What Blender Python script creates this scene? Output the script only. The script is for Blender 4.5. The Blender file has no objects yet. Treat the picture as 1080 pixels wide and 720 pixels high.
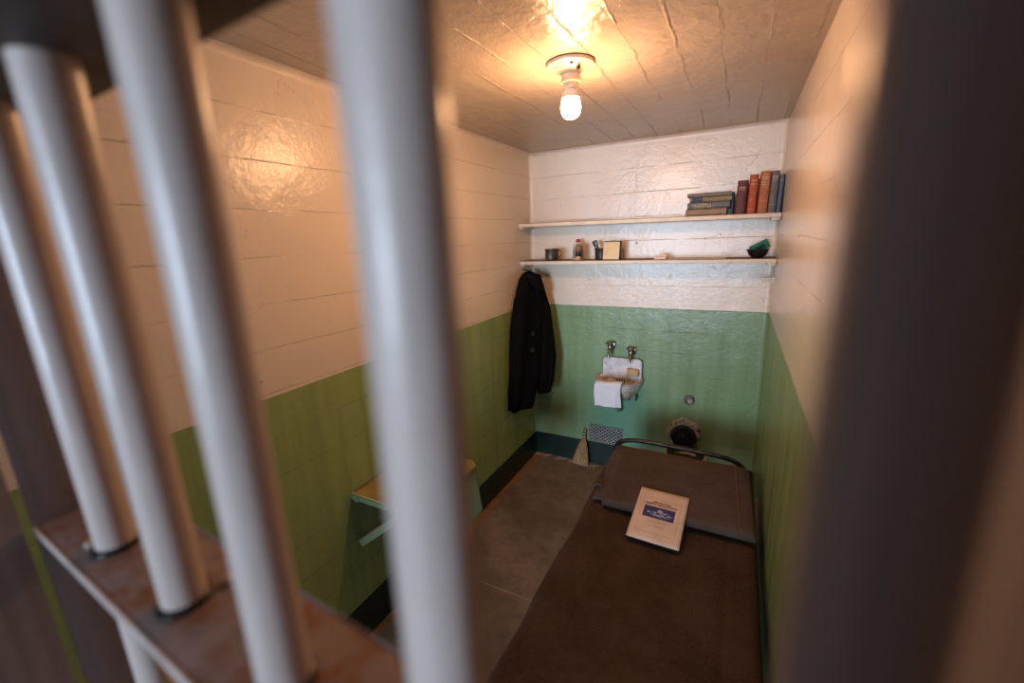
import bpy, bmesh, math, random
from mathutils import Vector, Matrix, noise as mnoise
random.seed(7)
PI = math.pi
scene = bpy.context.scene
COL = scene.collection
W, D, H, ZG, ZB = 1.524, 2.86, 2.255, 1.2156, 0.182   # cell width, depth, height, green line, dark band

# ------------------------------------------------------------------ node helpers
class NT:
    def __init__(s, name):
        s.m = bpy.data.materials.new(name); s.m.use_nodes = True
        s.t = s.m.node_tree; s.b = s.t.nodes['Principled BSDF']
        s.co = s.t.nodes.new('ShaderNodeTexCoord').outputs['Object']
    def inp(s, sock, v):
        if isinstance(v, bpy.types.NodeSocket): s.t.links.new(v, sock)
        else: sock.default_value = v
    def math(s, op, a, b=0.0, c=None, clamp=False):
        n = s.t.nodes.new('ShaderNodeMath'); n.operation = op; n.use_clamp = clamp
        s.inp(n.inputs[0], a); s.inp(n.inputs[1], b)
        if c is not None: s.inp(n.inputs[2], c)
        return n.outputs[0]
    def noise(s, scale, detail=3, rough=.55, vec=None, out='Fac', dist=0):
        n = s.t.nodes.new('ShaderNodeTexNoise'); s.inp(n.inputs['Vector'], vec or s.co)
        n.inputs['Scale'].default_value = scale; n.inputs['Detail'].default_value = detail
        n.inputs['Roughness'].default_value = rough; n.inputs['Distortion'].default_value = dist
        return n.outputs[out]
    def voro(s, scale, vec=None, feature='DISTANCE_TO_EDGE', out='Distance'):
        n = s.t.nodes.new('ShaderNodeTexVoronoi'); n.feature = feature
        s.inp(n.inputs['Vector'], vec or s.co); n.inputs['Scale'].default_value = scale
        return n.outputs[out]
    def vmath(s, op, a, b):
        n = s.t.nodes.new('ShaderNodeVectorMath'); n.operation = op
        s.inp(n.inputs[0], a); s.inp(n.inputs[1], b); return n.outputs['Value' if op in ('DISTANCE','LENGTH') else 'Vector']
    def mapping(s, scale, loc=(0,0,0)):
        n = s.t.nodes.new('ShaderNodeMapping'); s.inp(n.inputs['Vector'], s.co)
        n.inputs['Scale'].default_value = scale; n.inputs['Location'].default_value = loc
        return n.outputs[0]
    def xyz(s):
        n = s.t.nodes.new('ShaderNodeSeparateXYZ'); s.inp(n.inputs[0], s.co); return n.outputs
    def step(s, v, a, b):     # smooth map a..b to 0..1
        n = s.t.nodes.new('ShaderNodeMapRange'); n.interpolation_type = 'SMOOTHSTEP'
        s.inp(n.inputs[0], v); s.inp(n.inputs[1], a); s.inp(n.inputs[2], b); return n.outputs[0]
    def mix(s, f, a, b, mode='MIX'):
        n = s.t.nodes.new('ShaderNodeMix'); n.data_type = 'RGBA'; n.blend_type = mode
        s.inp(n.inputs[0], f)
        for k, v in ((6, a), (7, b)):
            if isinstance(v, tuple) and len(v) == 3: v = v + (1,)
            s.inp(n.inputs[k], v)
        return n.outputs[2]
    def bump(s, h, dist, strength=1.0, prev=None):
        n = s.t.nodes.new('ShaderNodeBump'); n.inputs['Strength'].default_value = strength
        n.inputs['Distance'].default_value = dist; s.inp(n.inputs['Height'], h)
        if prev: s.inp(n.inputs['Normal'], prev)
        return n.outputs[0]
    def done(s, color=None, rough=.5, normal=None, metal=0.0, spec=None):
        if color is not None:
            if isinstance(color, tuple): color = color + (1,) if len(color) == 3 else color
            s.inp(s.b.inputs['Base Color'], color)
        s.inp(s.b.inputs['Roughness'], rough); s.b.inputs['Metallic'].default_value = metal
        if normal: s.inp(s.b.inputs['Normal'], normal)
        if spec is not None: s.b.inputs['Specular IOR Level'].default_value = spec
        return s.m

MC = {}
def mat(name, col, rough=.5, metal=0.0, var=.15, nscale=30, bump=.0004, col2=None):
    if name in MC: return MC[name]
    n = NT(name); f = n.noise(nscale, 4)
    c2 = col2 or tuple(c*(1-var*2) for c in col)
    c = n.mix(n.step(f, .35, .7), col, c2)
    nr = n.bump(n.noise(nscale*3, 3), bump) if bump else None
    MC[name] = n.done(c, rough, nr, metal); return MC[name]

def wall_mat(name, cream, green, horizontal=True, teal=False, ceiling=False, seam_off=.111):
    n = NT(name); x, y, z = n.xyz()
    warp = n.noise(2.4, 7, .6, out='Color'); wv = n.vmath('SCALE', warp, (0,0,0)); wv.node.inputs[3].default_value = .5
    wc = n.vmath('ADD', n.co, wv)
    wob = n.math('ADD', n.math('MULTIPLY', n.math('SUBTRACT', n.noise(2.3, 4), .5), .05 if ceiling else .022), n.math('MULTIPLY', n.math('SUBTRACT', n.noise(45, 3), .5), .008 if ceiling else .003))
    ax = x if ceiling else z
    per = .127 if ceiling else .1465
    q = n.math('ADD', n.math('ADD', ax, wob), seam_off)
    fr = n.math('FRACT', n.math('DIVIDE', q, per))
    ds = n.math('MULTIPLY', n.math('ABSOLUTE', n.math('SUBTRACT', fr, .5)), per)   # metres to the seam
    stretch = n.mapping((7, 1.2, 7)) if ceiling else n.mapping((1.5, 1.5, 6))
    on = n.step(n.noise(1.6, 5, .65, vec=stretch), .40, .54)                        # seams come and go
    line = n.math('MULTIPLY', n.math('SUBTRACT', 1, n.step(ds, .0003, .0024)), on)
    ridge = n.math('MULTIPLY', n.math('SUBTRACT', 1, n.step(ds, .0005, .006)), n.step(n.noise(2.2, 5, .7, vec=stretch), .45, .65))
    # hairline cracks
    cm = n.step(n.noise(3.6, 5, .6, vec=n.mapping((1,1,1),(3.3,1.7,.4))), .53 if teal else .57, .65 if teal else .66)
    cd = n.voro(4.6, vec=wc); crack = n.math('MULTIPLY', n.math('SUBTRACT', 1, n.step(cd, .0005, .005)), cm)
    # chipped spots
    sp = n.math('MULTIPLY', n.math('SUBTRACT', 1, n.step(n.voro(4.3, feature='F1'), .012, .035)), n.step(n.noise(3.1, 2), .52, .6))
    lump = n.noise(9, 5, .6); fine = n.noise(60, 3)
    blot = n.noise(1.3, 4, .6)
    if teal:
        c0 = n.vmath('DISTANCE', n.co, (.75, 0, 1.636)); hole = n.math('SUBTRACT', 1, n.step(c0, .006, .010)); sp = n.math('MAXIMUM', sp, hole)
    if ceiling:
        c = n.mix(n.step(blot, .3, .7), cream, tuple(k*.9 for k in cream))
        c = n.mix(n.math('MULTIPLY', line, .12), c, (.22, .12, .06))
    else:
        streak = n.noise(3.5, 4, .6, vec=n.mapping((3, 3, .35)))
        cr = n.mix(n.step(blot, .35, .7), cream, tuple(k*.92 for k in cream))
        gr = n.mix(n.step(streak, .3, .75), green, tuple(k*f for k, f in zip(green, (.72, .78, .7))))
        if teal:
            d = n.vmath('DISTANCE', n.vmath('MULTIPLY', n.co, (1, 0, .75)), (.68, 0, .27))
            t = n.math('SUBTRACT', 1, n.step(n.math('ADD', d, n.math('MULTIPLY', n.noise(5, 4), .22)), .18, .52))
            gr = n.mix(n.math('MULTIPLY', t, .75), gr, (.10, .26, .17))
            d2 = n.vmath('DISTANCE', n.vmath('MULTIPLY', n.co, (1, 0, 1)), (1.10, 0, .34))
            shade2 = n.math('SUBTRACT', 1, n.step(n.math('ADD', d2, n.math('MULTIPLY', n.noise(8, 4), .2)), .18, .40))
            gr = n.mix(n.math('MULTIPLY', shade2, .3), gr, (.16, .17, .05))  # olive tint paints the shade around the toilet behind the bed
        edge = n.math('GREATER_THAN', n.math('ADD', z, n.math('MULTIPLY', n.math('SUBTRACT', n.noise(14, 3), .5), .006)), ZG)
        c = n.mix(edge, gr, cr)
        dk = n.mix(edge, (.05, .07, .03), (.20, .10, .055))
        c = n.mix(n.math('MULTIPLY', line, .5), c, dk)
        c = n.mix(n.math('MULTIPLY', crack, .6 if teal else .3), c, dk)
        c = n.mix(n.math('MULTIPLY', sp, .8), c, dk)
    h = n.math('ADD', n.math('MULTIPLY', lump, .8), n.math('MULTIPLY', n.noise(34, 5, .65), .42))
    hh = n.math('ADD', h, n.math('MULTIPLY', ridge, .8 if ceiling else .12))
    hh = n.math('SUBTRACT', hh, n.math('MULTIPLY', n.math('ADD', line, crack), .25))
    # creased flakes of old paint
    fl = n.math('MULTIPLY', n.math('SUBTRACT', 1, n.step(n.voro(9, vec=wc), .0, .03)), n.step(n.noise(2.7, 3), .54, .66))
    hh = n.math('ADD', hh, n.math('MULTIPLY', fl, .2))
    nr = n.bump(hh, .011 if ceiling else .0036)
    return n.done(c, n.step(n.noise(6, 3), -.4, 1.6) if False else (.27 if ceiling else .25), nr)

CREAM, GREEN = (.76, .66, .57), (.30, .39, .155)
M_WL = wall_mat('cream and green wall paint left', CREAM, GREEN, seam_off=.0195)
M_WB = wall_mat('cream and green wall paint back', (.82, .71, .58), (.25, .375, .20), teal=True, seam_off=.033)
M_CEIL = wall_mat('glossy cream ceiling paint', (.52, .42, .32), GREEN, ceiling=True, seam_off=.088)

def floor_mat():
    n = NT('worn concrete floor'); x, y, z = n.xyz()
    b = n.noise(2.2, 6, .65); b2 = n.noise(14, 5, .7)
    c = n.mix(n.step(b, .35, .65), (.14, .093, .064), (.26, .19, .137))
    c = n.mix(n.math('MULTIPLY', n.step(b2, .45, .75), .6), c, (.10, .06, .04))
    jl = n.math('SUBTRACT', 1, n.step(n.math('ABSOLUTE', n.math('ADD', n.math('ADD', y, 1.355), n.math('MULTIPLY', n.noise(5, 2), .01))), .001, .004))
    c = n.mix(n.math('MULTIPLY', jl, .7), c, (.45, .37, .30))
    rm = n.math('MULTIPLY', n.math('SUBTRACT', 1, n.step(x, .01, .085)), n.step(n.noise(9, 4, .7), .38, .5))
    c = n.mix(rm, c, (.36, .13, .03))
    wm = n.math('MULTIPLY', n.math('SUBTRACT', 1, n.step(n.math('MULTIPLY', y, -1), .01, .10)), n.step(n.noise(14, 4, .7), .5, .56))
    c = n.mix(wm, c, (.6, .53, .45))
    return n.done(c, .55, n.bump(n.math('ADD', b2, rm), .003))
M_FLOOR = floor_mat()
M_BAND = mat('dark green base paint', (.006, .024, .015), .35, var=.2, nscale=8, bump=.001)
def bar_mat(name, col, rust, amt, rough=.33):
    n = NT(name)
    c = n.mix(n.step(n.noise(7, 5, .6, vec=n.mapping((1.2,1.2,.35))), .35, .7), col, tuple(k*.82 for k in col))
    c = n.mix(n.math('MULTIPLY', n.step(n.noise(1, 3, .6, vec=n.mapping((55,55,1.2))), .42, .66), .5), c, tuple(k*.5 for k in col))
    m = n.step(n.noise(16, 6, .7), 1-amt-.08, 1-amt+.08)
    c = n.mix(m, c, rust)
    h = n.math('ADD', n.noise(11, 4, vec=n.mapping((1,1,.4))), n.math('MULTIPLY', n.noise(60, 3), .2))
    return n.done(c, rough, n.bump(h, .002))
M_BAR = bar_mat('lilac grey bar paint', (.68, .55, .485), (.20, .09, .03), .25)
M_PLATE = bar_mat('chipped rusty crossplate paint', (.37, .29, .27), (.27, .10, .03), .45, .5)
M_JAMB = bar_mat('grey jamb paint', (.34, .29, .30), (.16, .10, .08), .2, .5)
M_SHELF = mat('cream shelf edge paint', (.80, .68, .52), .4, var=.06, nscale=12, bump=.001)
M_SHTOP = mat('bare brown shelf board', (.20, .12, .07), .6, nscale=12)
M_WHITE = mat('white enamel paint', (.80, .76, .70), .35, var=.06)
M_CHROME = mat('tarnished nickel', (.42, .38, .33), .28, 1.0, var=.3)
M_DKMETAL = mat('dark brown bed metal', (.055, .045, .04), .35, .6, var=.3, nscale=50)
M_BLACK = mat('black bakelite', (.012, .011, .011), .3, var=.2)
M_RECESS_SHADE = mat('black recess shade', (.01, .01, .009), .9)  # flat black stands in for unlit depth in vent and overflow slots

# ------------------------------------------------------------------ mesh helpers
class MB:
    def __init__(s): s.bm = bmesh.new()
    def box(s, a, b, bev=0, mi=0, seg=2):
        r = bmesh.ops.create_cube(s.bm, size=1.0)
        for v in r['verts']:
            v.co = Vector([(a[i]+b[i])/2 + v.co[i]*(b[i]-a[i]) for i in range(3)])
        fs = set(f for v in r['verts'] for f in v.link_faces)
        for f in fs: f.material_index = mi
        if bev:
            es = list(set(e for v in r['verts'] for e in v.link_edges))
            rr = bmesh.ops.bevel(s.bm, geom=es, offset=bev, segments=seg, affect='EDGES', profile=.6)
            for f in rr['faces']: f.material_index = mi
        return s
    def loop_loft(s, rings, cap=True, mi=0, closed=True):
        R = [[s.bm.verts.new(p) for p in ring] for ring in rings]; n = len(R[0])
        for i in range(len(R)-1):
            for j in range(n if closed else n-1):
                f = s.bm.faces.new((R[i][j], R[i][(j+1)%n], R[i+1][(j+1)%n], R[i+1][j])); f.material_index = mi
        if cap and closed:
            for q in (R[0][::-1], R[-1]):
                f = s.bm.faces.new(q); f.material_index = mi
        return s
    def lathe(s, prof, c=(0,0,0), n=32, cap=True, mi=0, axis='z', sx=1, sy=1):
        rings = []
        for r, h in prof:
            ring = []
            for k in range(n):
                a = 2*PI*k/n; p = Vector((max(r,1e-5)*math.cos(a)*sx, max(r,1e-5)*math.sin(a)*sy, h))
                if axis == 'y': p = Vector((p.x, -p.z, p.y))     # height runs towards -y
                if axis == 'x': p = Vector((p.z, p.y, -p.x))
                ring.append(p + Vector(c))
            rings.append(ring)
        return s.loop_loft(rings, cap, mi)
    def tube(s, pts, r, n=12, mi=0, smooth=0):
        pts = [Vector(p) for p in pts]
        for _ in range(smooth):
            q = [pts[0]]
            for a, b in zip(pts[:-1], pts[1:]): q += [a*.75+b*.25, a*.25+b*.75]
            pts = q + [pts[-1]]
        rings = []; up = Vector((0,0,1))
        prev = None
        for i, p in enumerate(pts):
            t = (pts[min(i+1,len(pts)-1)] - pts[max(i-1,0)]).normalized()
            if prev is None: s1 = t.cross(up if abs(t.z) < .95 else Vector((1,0,0))).normalized()
            else: s1 = (prev - t*prev.dot(t)).normalized()
            prev = s1; s2 = t.cross(s1)
            rr = r[i] if isinstance(r, (list, tuple)) else r
            rings.append([p + (s1*math.cos(2*PI*k/n) + s2*math.sin(2*PI*k/n))*rr for k in range(n)])
        return s.loop_loft(rings, True, mi)
    def grid(s, f, nu, nv, mi=0):
        V = [[s.bm.verts.new(f(i/nu, j/nv)) for j in range(nv+1)] for i in range(nu+1)]
        for i in range(nu):
            for j in range(nv):
                q = s.bm.faces.new((V[i][j], V[i+1][j], V[i+1][j+1], V[i][j+1])); q.material_index = mi
        return s
    def build(s, name, mats, parent=None, loc=(0,0,0), rot=(0,0,0), smooth=True, solid=0, sub=0):
        bmesh.ops.recalc_face_normals(s.bm, faces=s.bm.faces)
        me = bpy.data.meshes.new(name); s.bm.to_mesh(me); s.bm.free()
        if not isinstance(mats, (list, tuple)): mats = [mats]
        for m in mats: me.materials.append(m)
        o = bpy.data.objects.new(name, me); COL.objects.link(o)
        o.location = loc; o.rotation_euler = rot
        if parent: o.parent = parent
        if smooth:
            me.shade_smooth() if hasattr(me, 'shade_smooth') else None
            try: me.set_sharp_from_angle(angle=math.radians(38))
            except Exception: pass
        if solid:
            m = o.modifiers.new('s', 'SOLIDIFY'); m.thickness = solid; m.offset = 0
        if sub:
            m = o.modifiers.new('u', 'SUBSURF'); m.levels = m.render_levels = sub
        return o
def tag(o, label=None, cat=None, group=None, kind=None):
    if label: o['label'] = label
    if cat: o['category'] = cat
    if group: o['group'] = group
    if kind: o['kind'] = kind
    return o
def empty(name, loc, label, cat, group=None, rot=(0,0,0)):
    o = bpy.data.objects.new(name, None); COL.objects.link(o); o.location = loc; o.rotation_euler = rot
    o.empty_display_size = .05
    return tag(o, label, cat, group)
def struct(name, mb, m, label, **k):
    return tag(mb.build(name, m, smooth=False, **k), label, 'room part', kind='structure')

# ------------------------------------------------------------------ room shell
T = .14
struct('floor', MB().box((-T, -4.6, -.1), (W+T, T, 0)), M_FLOOR, 'stained brown concrete floor of the cell', )
struct('ceiling', MB().box((-T, -D, H), (W+T, T, H+.12)), M_CEIL, 'glossy cream painted ceiling with board ridges')
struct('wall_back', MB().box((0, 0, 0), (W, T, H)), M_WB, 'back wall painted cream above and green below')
struct('wall_left', MB().box((-T, -D, 0), (0, T, H)), M_WL, 'left wall painted cream above and olive green below')
struct('wall_right', MB().box((W, -D, 0), (W+T, T, H)), M_WL, 'right wall painted cream above and green below')
struct('baseboard_left', MB().box((0, -D, 0), (.004, -.004, ZB)), M_BAND, 'dark green painted band at the foot of the left wall')
struct('baseboard_back', MB().box((0, -.004, 0), (W, 0, ZB)), M_BAND, 'dark green painted band at the foot of the back wall')
struct('baseboard_right', MB().box((W-.004, -D, 0), (W, -.004, ZB)), M_BAND, 'dark green painted band at the foot of the right wall')
M_TRIM = mat('cream trim paint', (.74, .63, .53), .34, var=.06, nscale=9, bump=.0015)
def cove(a, b, nx, ny):   # small rounded fillet along an edge, nx/ny = the two inward directions
    m = MB(); r = .022; rings = []
    for p in (a, b):
        ring = [Vector(p)]
        for k in range(6):
            t = k/5*PI/2
            ring.append(Vector(p) + Vector(nx)*r*(1-math.sin(t)) + Vector(ny)*r*(1-math.cos(t)))
        rings.append(ring)
    return m.loop_loft(rings)
struct('trim_1', cove((0,-D,H), (0,0,H), (1,0,0), (0,0,-1)), M_TRIM, 'narrow cream fillet between left wall and ceiling')
struct('trim_2', cove((0,0,ZB), (0,0,H), (1,0,0), (0,-1,0)), mat('corner paint', (.70,.6,.5), .34) if False else M_WB, 'rounded fillet in the back left corner')
struct('trim_3', cove((0,0,H), (W,0,H), (0,-1,0), (0,0,-1)), M_TRIM, 'narrow cream fillet between back wall and ceiling')
struct('trim_4', cove((W,0,ZB), (W,0,H), (-1,0,0), (0,-1,0)), M_WB, 'rounded fillet in the back right corner')
# unseen block added behind the camera, shading the nearest bar like a photographer
struct('unseen_shade_block', MB().box((1.285, -3.45, 0), (1.85, -3.0, 2.9), .01),
       mat('grey shade block paint', (.12, .10, .09), .7), 'added unseen grey block that shades the nearest bar')

# ------------------------------------------------------------------ barred front
FO = Vector((.70, -2.745, 0)); FA = -.055
def F(u, v, z): return Vector((FO.x + u*math.cos(FA) - v*math.sin(FA), FO.y + u*math.sin(FA) + v*math.cos(FA), z))
FR = (0, 0, FA)
def bar(u, label, r=.0158):
    m = MB(); prof = []
    z = .0
    while z <= H-.002:
        prof.append((r + .0004*math.sin(z*9+u*40), z)); z += .055
    prof.append((r, H-.001))
    m.lathe(prof, n=40)
    o = m.build('cell_bar', M_BAR, loc=F(u, 0, 0), rot=FR)
    tag(o, label, 'bar', 'round steel bars of the cell front')
    for zz in (1.423,):
        MB().lathe([(r,zz), (r+.0035, zz+.001), (r+.003, zz+.003), (r, zz+.005)], n=32, cap=False).build('weld_collar', M_DKMETAL, o)
    return o
bars = []
for u, r_, l in ((.122, .0158, 'leftmost round grey bar, beside the steel jamb'),
             (.260, .0160, 'second round grey bar from the left, foot on the rusty crossplate'),
             (.397, .0160, 'third round grey bar from the left, just right of the orange wall gap'),
             (.538, .0166, 'tall whitish bar crossing the middle of the view in front of the desk'),
             (.669, .0150, 'very blurred dark bar nearest the camera at the right')):
    bars.append(bar(u, l, r_))
UL = .80
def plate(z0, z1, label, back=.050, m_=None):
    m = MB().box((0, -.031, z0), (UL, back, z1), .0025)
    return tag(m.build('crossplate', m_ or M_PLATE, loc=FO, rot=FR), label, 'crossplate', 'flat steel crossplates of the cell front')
pl = plate(1.413, 1.423, 'rusty flat steel crossplate threaded by the bars at lower left')
MB().box((.003, -.0325, 1.4125), (UL, -.0305, 1.4235), .0008).build('lit_front_edge', M_BAR, pl)  # pale strip paints the light caught by the front bevel
MB().box((.003, .0495, 1.4125), (UL, .0512, 1.4240), .0006).build('grey_rear_edge', M_JAMB, pl)  # thin grey strip along the rear edge
for (u, v) in ((.078, .004), (.27, .052-.024), (.098, -.012)):
    MB().lathe([(.006,0), (.0055,.004), (.001,.0055)], n=14).build('bolt', M_BAR, pl, loc=(u, v, 1.423))
plate(1.813, 1.825, 'dark underside of the upper flat steel crossplate at upper left', back=.044, m_=bar_mat('upper plate paint with shade', (.075,.055,.045), (.12,.05,.02), .4, .6))  # colour darkened to put underside shade into the upper plate
j = tag(MB().box((-.006, -.0315, 0), (0, .06, H), .001).build('steel_jamb', M_JAMB, loc=FO, rot=(0,0,0)), 'grey steel jamb plate at the left end of the crossplate', 'jamb', 'steel jamb plates')
tag(MB().box((-.006, -.20, 0), (0, -.0395, H), .001).build('steel_jamb', M_JAMB, loc=FO), 'grey steel plate left of the slit that shows the painted wall', 'jamb', 'steel jamb plates')

tag(MB().box((0, 0, 0), (.020, .42, H), .002).build('steel_jamb', M_JAMB, loc=(1.5025, -2.80, 0)), 'grey steel jamb behind the blurred dark bar at far right', 'jamb', 'steel jamb plates')

# ------------------------------------------------------------------ shelves
def sz(base, x): return base - .0098*x
def shelf(zl, label, cx):
    e = empty('wall_shelf', (0, 0, zl), label, 'shelf', 'shelves on the back wall', rot=(0, cx, 0))
    MB().box((.003, -.196, -.020), (W-.003, -.001, 0), .001).build('board', M_SHTOP, e)
    MB().box((.003, -.203, -.024), (W-.003, -.194, -.002), .002).build('front_edge', M_SHELF, e)
    MB().box((.003, -.193, -.0235), (W-.003, -.001, -.0202), .0005).build('underside', M_SHELF, e)
    for a, b in ((.002, .026), (W-.045, W-.004)):
        MB().box((a, -.188, -.037), (b, -.02, -.0245), .002).build('cleat', M_SHELF, e)
    return e
US, LS = 1.789, 1.539
shelf(US, 'upper cream-edged shelf carrying the books', .0098)
shelf(LS, 'lower cream-edged shelf with brown top carrying cup and tin', 0)
nl = MB().lathe([(.004,0),(.004,.004),(.001,.006)], c=(0,0,0), axis='y', n=10)

# ------------------------------------------------------------------ books
def book_mat(name, col, kind):
    n = NT(name); x, y, z = n.xyz()
    c = n.mix(n.step(n.noise(40, 4), .3, .75), col, tuple(k*.7 for k in col))
    c = n.mix(n.math('MULTIPLY', n.step(n.noise(9, 4, .7), .55, .7), .35), c, tuple(min(1,k*1.6+.03) for k in col))
    if kind.get('lines'):
        spine = n.math('MULTIPLY', n.math('LESS_THAN', y, kind['ys']), n.math('LESS_THAN', n.math('ABSOLUTE', x), kind['w']*.36))
        acc = None
        for (z0, th) in kind['lines']:
            k = n.math('LESS_THAN', n.math('ABSOLUTE', n.math('SUBTRACT', z, z0)), th)
            acc = k if acc is None else n.math('MAXIMUM', acc, k)
        tx = n.step(n.noise(160, 1, vec=n.mapping((1.6,0,.3))), .42, .5)
        c = n.mix(n.math('MULTIPLY', n.math('MULTIPLY', acc, tx), n.math('MULTIPLY', spine, .8)), c, (.60, .45, .26))
    if kind.get('patch'):
        z0, z1, pc = kind['patch']
        f = n.math('MULTIPLY', n.math('LESS_THAN', y, kind['ys']), n.math('MULTIPLY', n.math('GREATER_THAN', z, z0), n.math('LESS_THAN', z, z1)))
        f = n.math('MULTIPLY', f, n.math('LESS_THAN', n.math('ABSOLUTE', x), kind['w']*.40))
        c = n.mix(f, c, pc)
    return n.done(c, .6, n.bump(n.noise(300, 2), .0006))
M_PAGES = mat('aged page edges', (.62, .50, .35), .8, var=.12, nscale=120)
BG = 'old hardback books on the upper shelf'
def book(w, d, h, col, label, loc, rot, lines=(), patch=None):
    e = empty('book', loc, label, 'book', BG, rot)
    kind = dict(lines=lines, ys=-d/2+.004, w=w, patch=patch)
    m = MB(); t = .0026; r = .005
    outer = []; inner = []
    # U-shaped cover profile in plan, rounded spine towards -y
    pts = [(-w/2, d/2)] + [(-w/2, -d/2+.012)] + [(-w/2*math.cos(a), -d/2+.008-.008*math.sin(a)) for a in [PI*k/10 for k in range(0, 11)]] + [(w/2, -d/2+.012), (w/2, d/2)]
    ins = [(-w/2+t, d/2)] + [(-w/2+t, -d/2+.012)] + [(-(w/2-t)*math.cos(a), -d/2+.010-.007*math.sin(a)) for a in [PI*k/10 for k in range(0, 11)]] + [(w/2-t, -d/2+.012), (w/2-t, d/2)]
    ringfor = lambda z: [Vector((p[0], p[1], z)) for p in pts] + [Vector((p[0], p[1], z)) for p in ins[::-1]]
    A = ringfor(0); B = ringfor(h); bm = m.bm
    VA = [bm.verts.new(p) for p in A]; VB = [bm.verts.new(p) for p in B]; n = len(A); k = len(pts)
    for i in range(n):
        bm.faces.new((VA[i], VA[(i+1)%n], VB[(i+1)%n], VB[i]))
    for V in (VA, VB):
        for i in range(k-1):
            bm.faces.new((V[i], V[i+1], V[n-2-i], V[n-1-i]))
    m.build('cover', book_mat('cloth cover ' + label[:24], col, kind), e)
    MB().box((-w/2+t, -d/2+.011, .003), (w/2-t, d/2-.004, h-.003), .0005).build('pages', M_PAGES, e)
    return e
def up(x, w, h, col, label, tilt=0, y=-.115, d=.145, **k):
    a = math.radians(tilt)
    return book(w, d, h, col, label, (x, y, sz(US, x)+.0008+abs(w/2*math.sin(a))), (0, a, 0), **k)
up(1.327, .050, .170, (.115, .018, .016), 'dark maroon book standing at the left of the row', 2.2, lines=((.135,.0022),(.128,.0018),(.12,.001)))
up(1.3805, .040, .196, (.42, .060, .014), 'bright rust-red book standing right of the maroon one', 1.0, lines=((.17,.0012),(.163,.002),(.148,.0022),(.105,.001),(.07,.0012),(.02,.001)))
up(1.431, .045, .208, (.42, .125, .035), 'tall orange-brown book in the middle of the row', 1.5, lines=((.19,.0016),(.178,.003),(.168,.0022),(.155,.003),(.142,.0022),(.13,.001),(.06,.001)))
up(1.4745, .036, .206, (.13, .115, .115), 'tall grey book standing between orange-brown and blue ones', 1.5, lines=((.178,.003),(.168,.002),(.158,.002),(.04,.001)))
up(1.5055, .020, .186, (.075, .13, .19), 'narrow blue book against the right wall', 1.2, lines=((.16,.002),))
up(1.289, .014, .118, (.035, .065, .11), 'small dark blue book upright behind the lying stack', 0, y=-.10, d=.12)
up(1.3575, .0045, .165, (.10, .115, .13), 'thin slate book set back between maroon and rust-red ones', 0, y=-.09, d=.12)
def lying(x0, z0, th, L, col, label, dy=0, **k):
    # local z (height) lies along +x; spine faces the room
    return book(th, .145, L, col, label, (x0, -.117+dy, z0+th/2), (0, PI/2, 0), **k)
zt = sz(US, 1.15)+.001
lying(1.055, zt, .036, .208, (.33, .22, .135), 'tan book at the bottom of the lying stack', lines=())
lying(1.062, zt+.0365, .034, .215, (.14, .15, .145), 'grey-blue book second from bottom of the lying stack', .003, lines=tuple((.03+.011*i, .003) for i in range(9)))
lying(1.072, zt+.071, .029, .213, (.26, .20, .10), 'olive book with dark blue label in the lying stack', .004, patch=(.012, .068, (.035,.06,.10)))
lying(1.060, zt+.1005, .020, .222, (.22, .19, .165), 'thin grey book on top of the lying stack', .001)

# ------------------------------------------------------------------ things on the lower shelf
def lz(x): return LS + .0006
def cupbuild(name, x, y, r, h, m, label, cat, handle=1):
    e = empty(name, (x, y, lz(x)), label, cat)
    MB().lathe([(r*.72,0),(r*.92,.006),(r*.98,h*.4),(r*.97,h*.85),(r*1.06,h*.97),(r*1.06,h),(r*.93,h*.99),(r*.88,h*.5),(r*.8,.01),(.001,.008)], n=36).build('body', m, e)
    if handle:
        MB().tube([(r*.95,0,h*.86),(r*1.35,0,h*.84),(r*1.42,0,h*.5),(r*1.2,0,h*.28),(r*.9,0,h*.3)], .004, smooth=2).build('handle', m, e)
    return e
M_TIN = mat('dull pewter', (.17, .135, .10), .38, .7, var=.3)
cupbuild('tin_cup', .213, -.13, .047, .076, M_TIN, 'dull metal cup with a handle at the left end of the lower shelf', 'cup')
e = empty('powder_bottle', (.382, -.08, lz(.388)), 'white powder bottle with red cap behind the shaving brush', 'bottle')
MB().lathe([(.031,0),(.034,.004),(.034,.06),(.034,.088),(.029,.104),(.017,.112),(.012,.114)], n=28, sy=.7).build('body', mat('white bottle', (.78,.72,.68), .4), e)
MB().lathe([(.0342,.012),(.0346,.013),(.0346,.066),(.0342,.067)], n=28, sy=.7, cap=False).build('label_band', mat('grey label', (.26,.24,.25), .6, var=.3, nscale=60), e)
MB().lathe([(.0342,.076),(.0346,.0765),(.0346,.081),(.0342,.0815)], n=28, sy=.7, cap=False).build('label_stripe', mat('red stripe', (.45,.1,.07), .6), e)
MB().lathe([(.014,.113),(.015,.115),(.014,.129),(.009,.134),(.001,.135)], n=22).build('cap', mat('red cap', (.35,.02,.02), .4), e)
e = empty('shaving_brush', (.413, -.165, lz(.413)), 'shaving brush with round tan bristles, black grip and cream foot', 'brush')
MB().lathe([(.015,0),(.018,.003),(.018,.014),(.014,.022),(.014,.026)], n=24).build('foot', mat('cream ivory', (.66,.42,.18), .35), e)
MB().lathe([(.0155,.026),(.0185,.03),(.0185,.05),(.0155,.056)], n=24).build('grip', M_BLACK, e)
MB().lathe([(.0145,.054),(.018,.062),(.0225,.074),(.022,.088),(.016,.100),(.008,.105),(.001,.106)], n=28).build('bristles', mat('tan bristle', (.30,.19,.09), .85, nscale=200, bump=.002), e)
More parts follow.
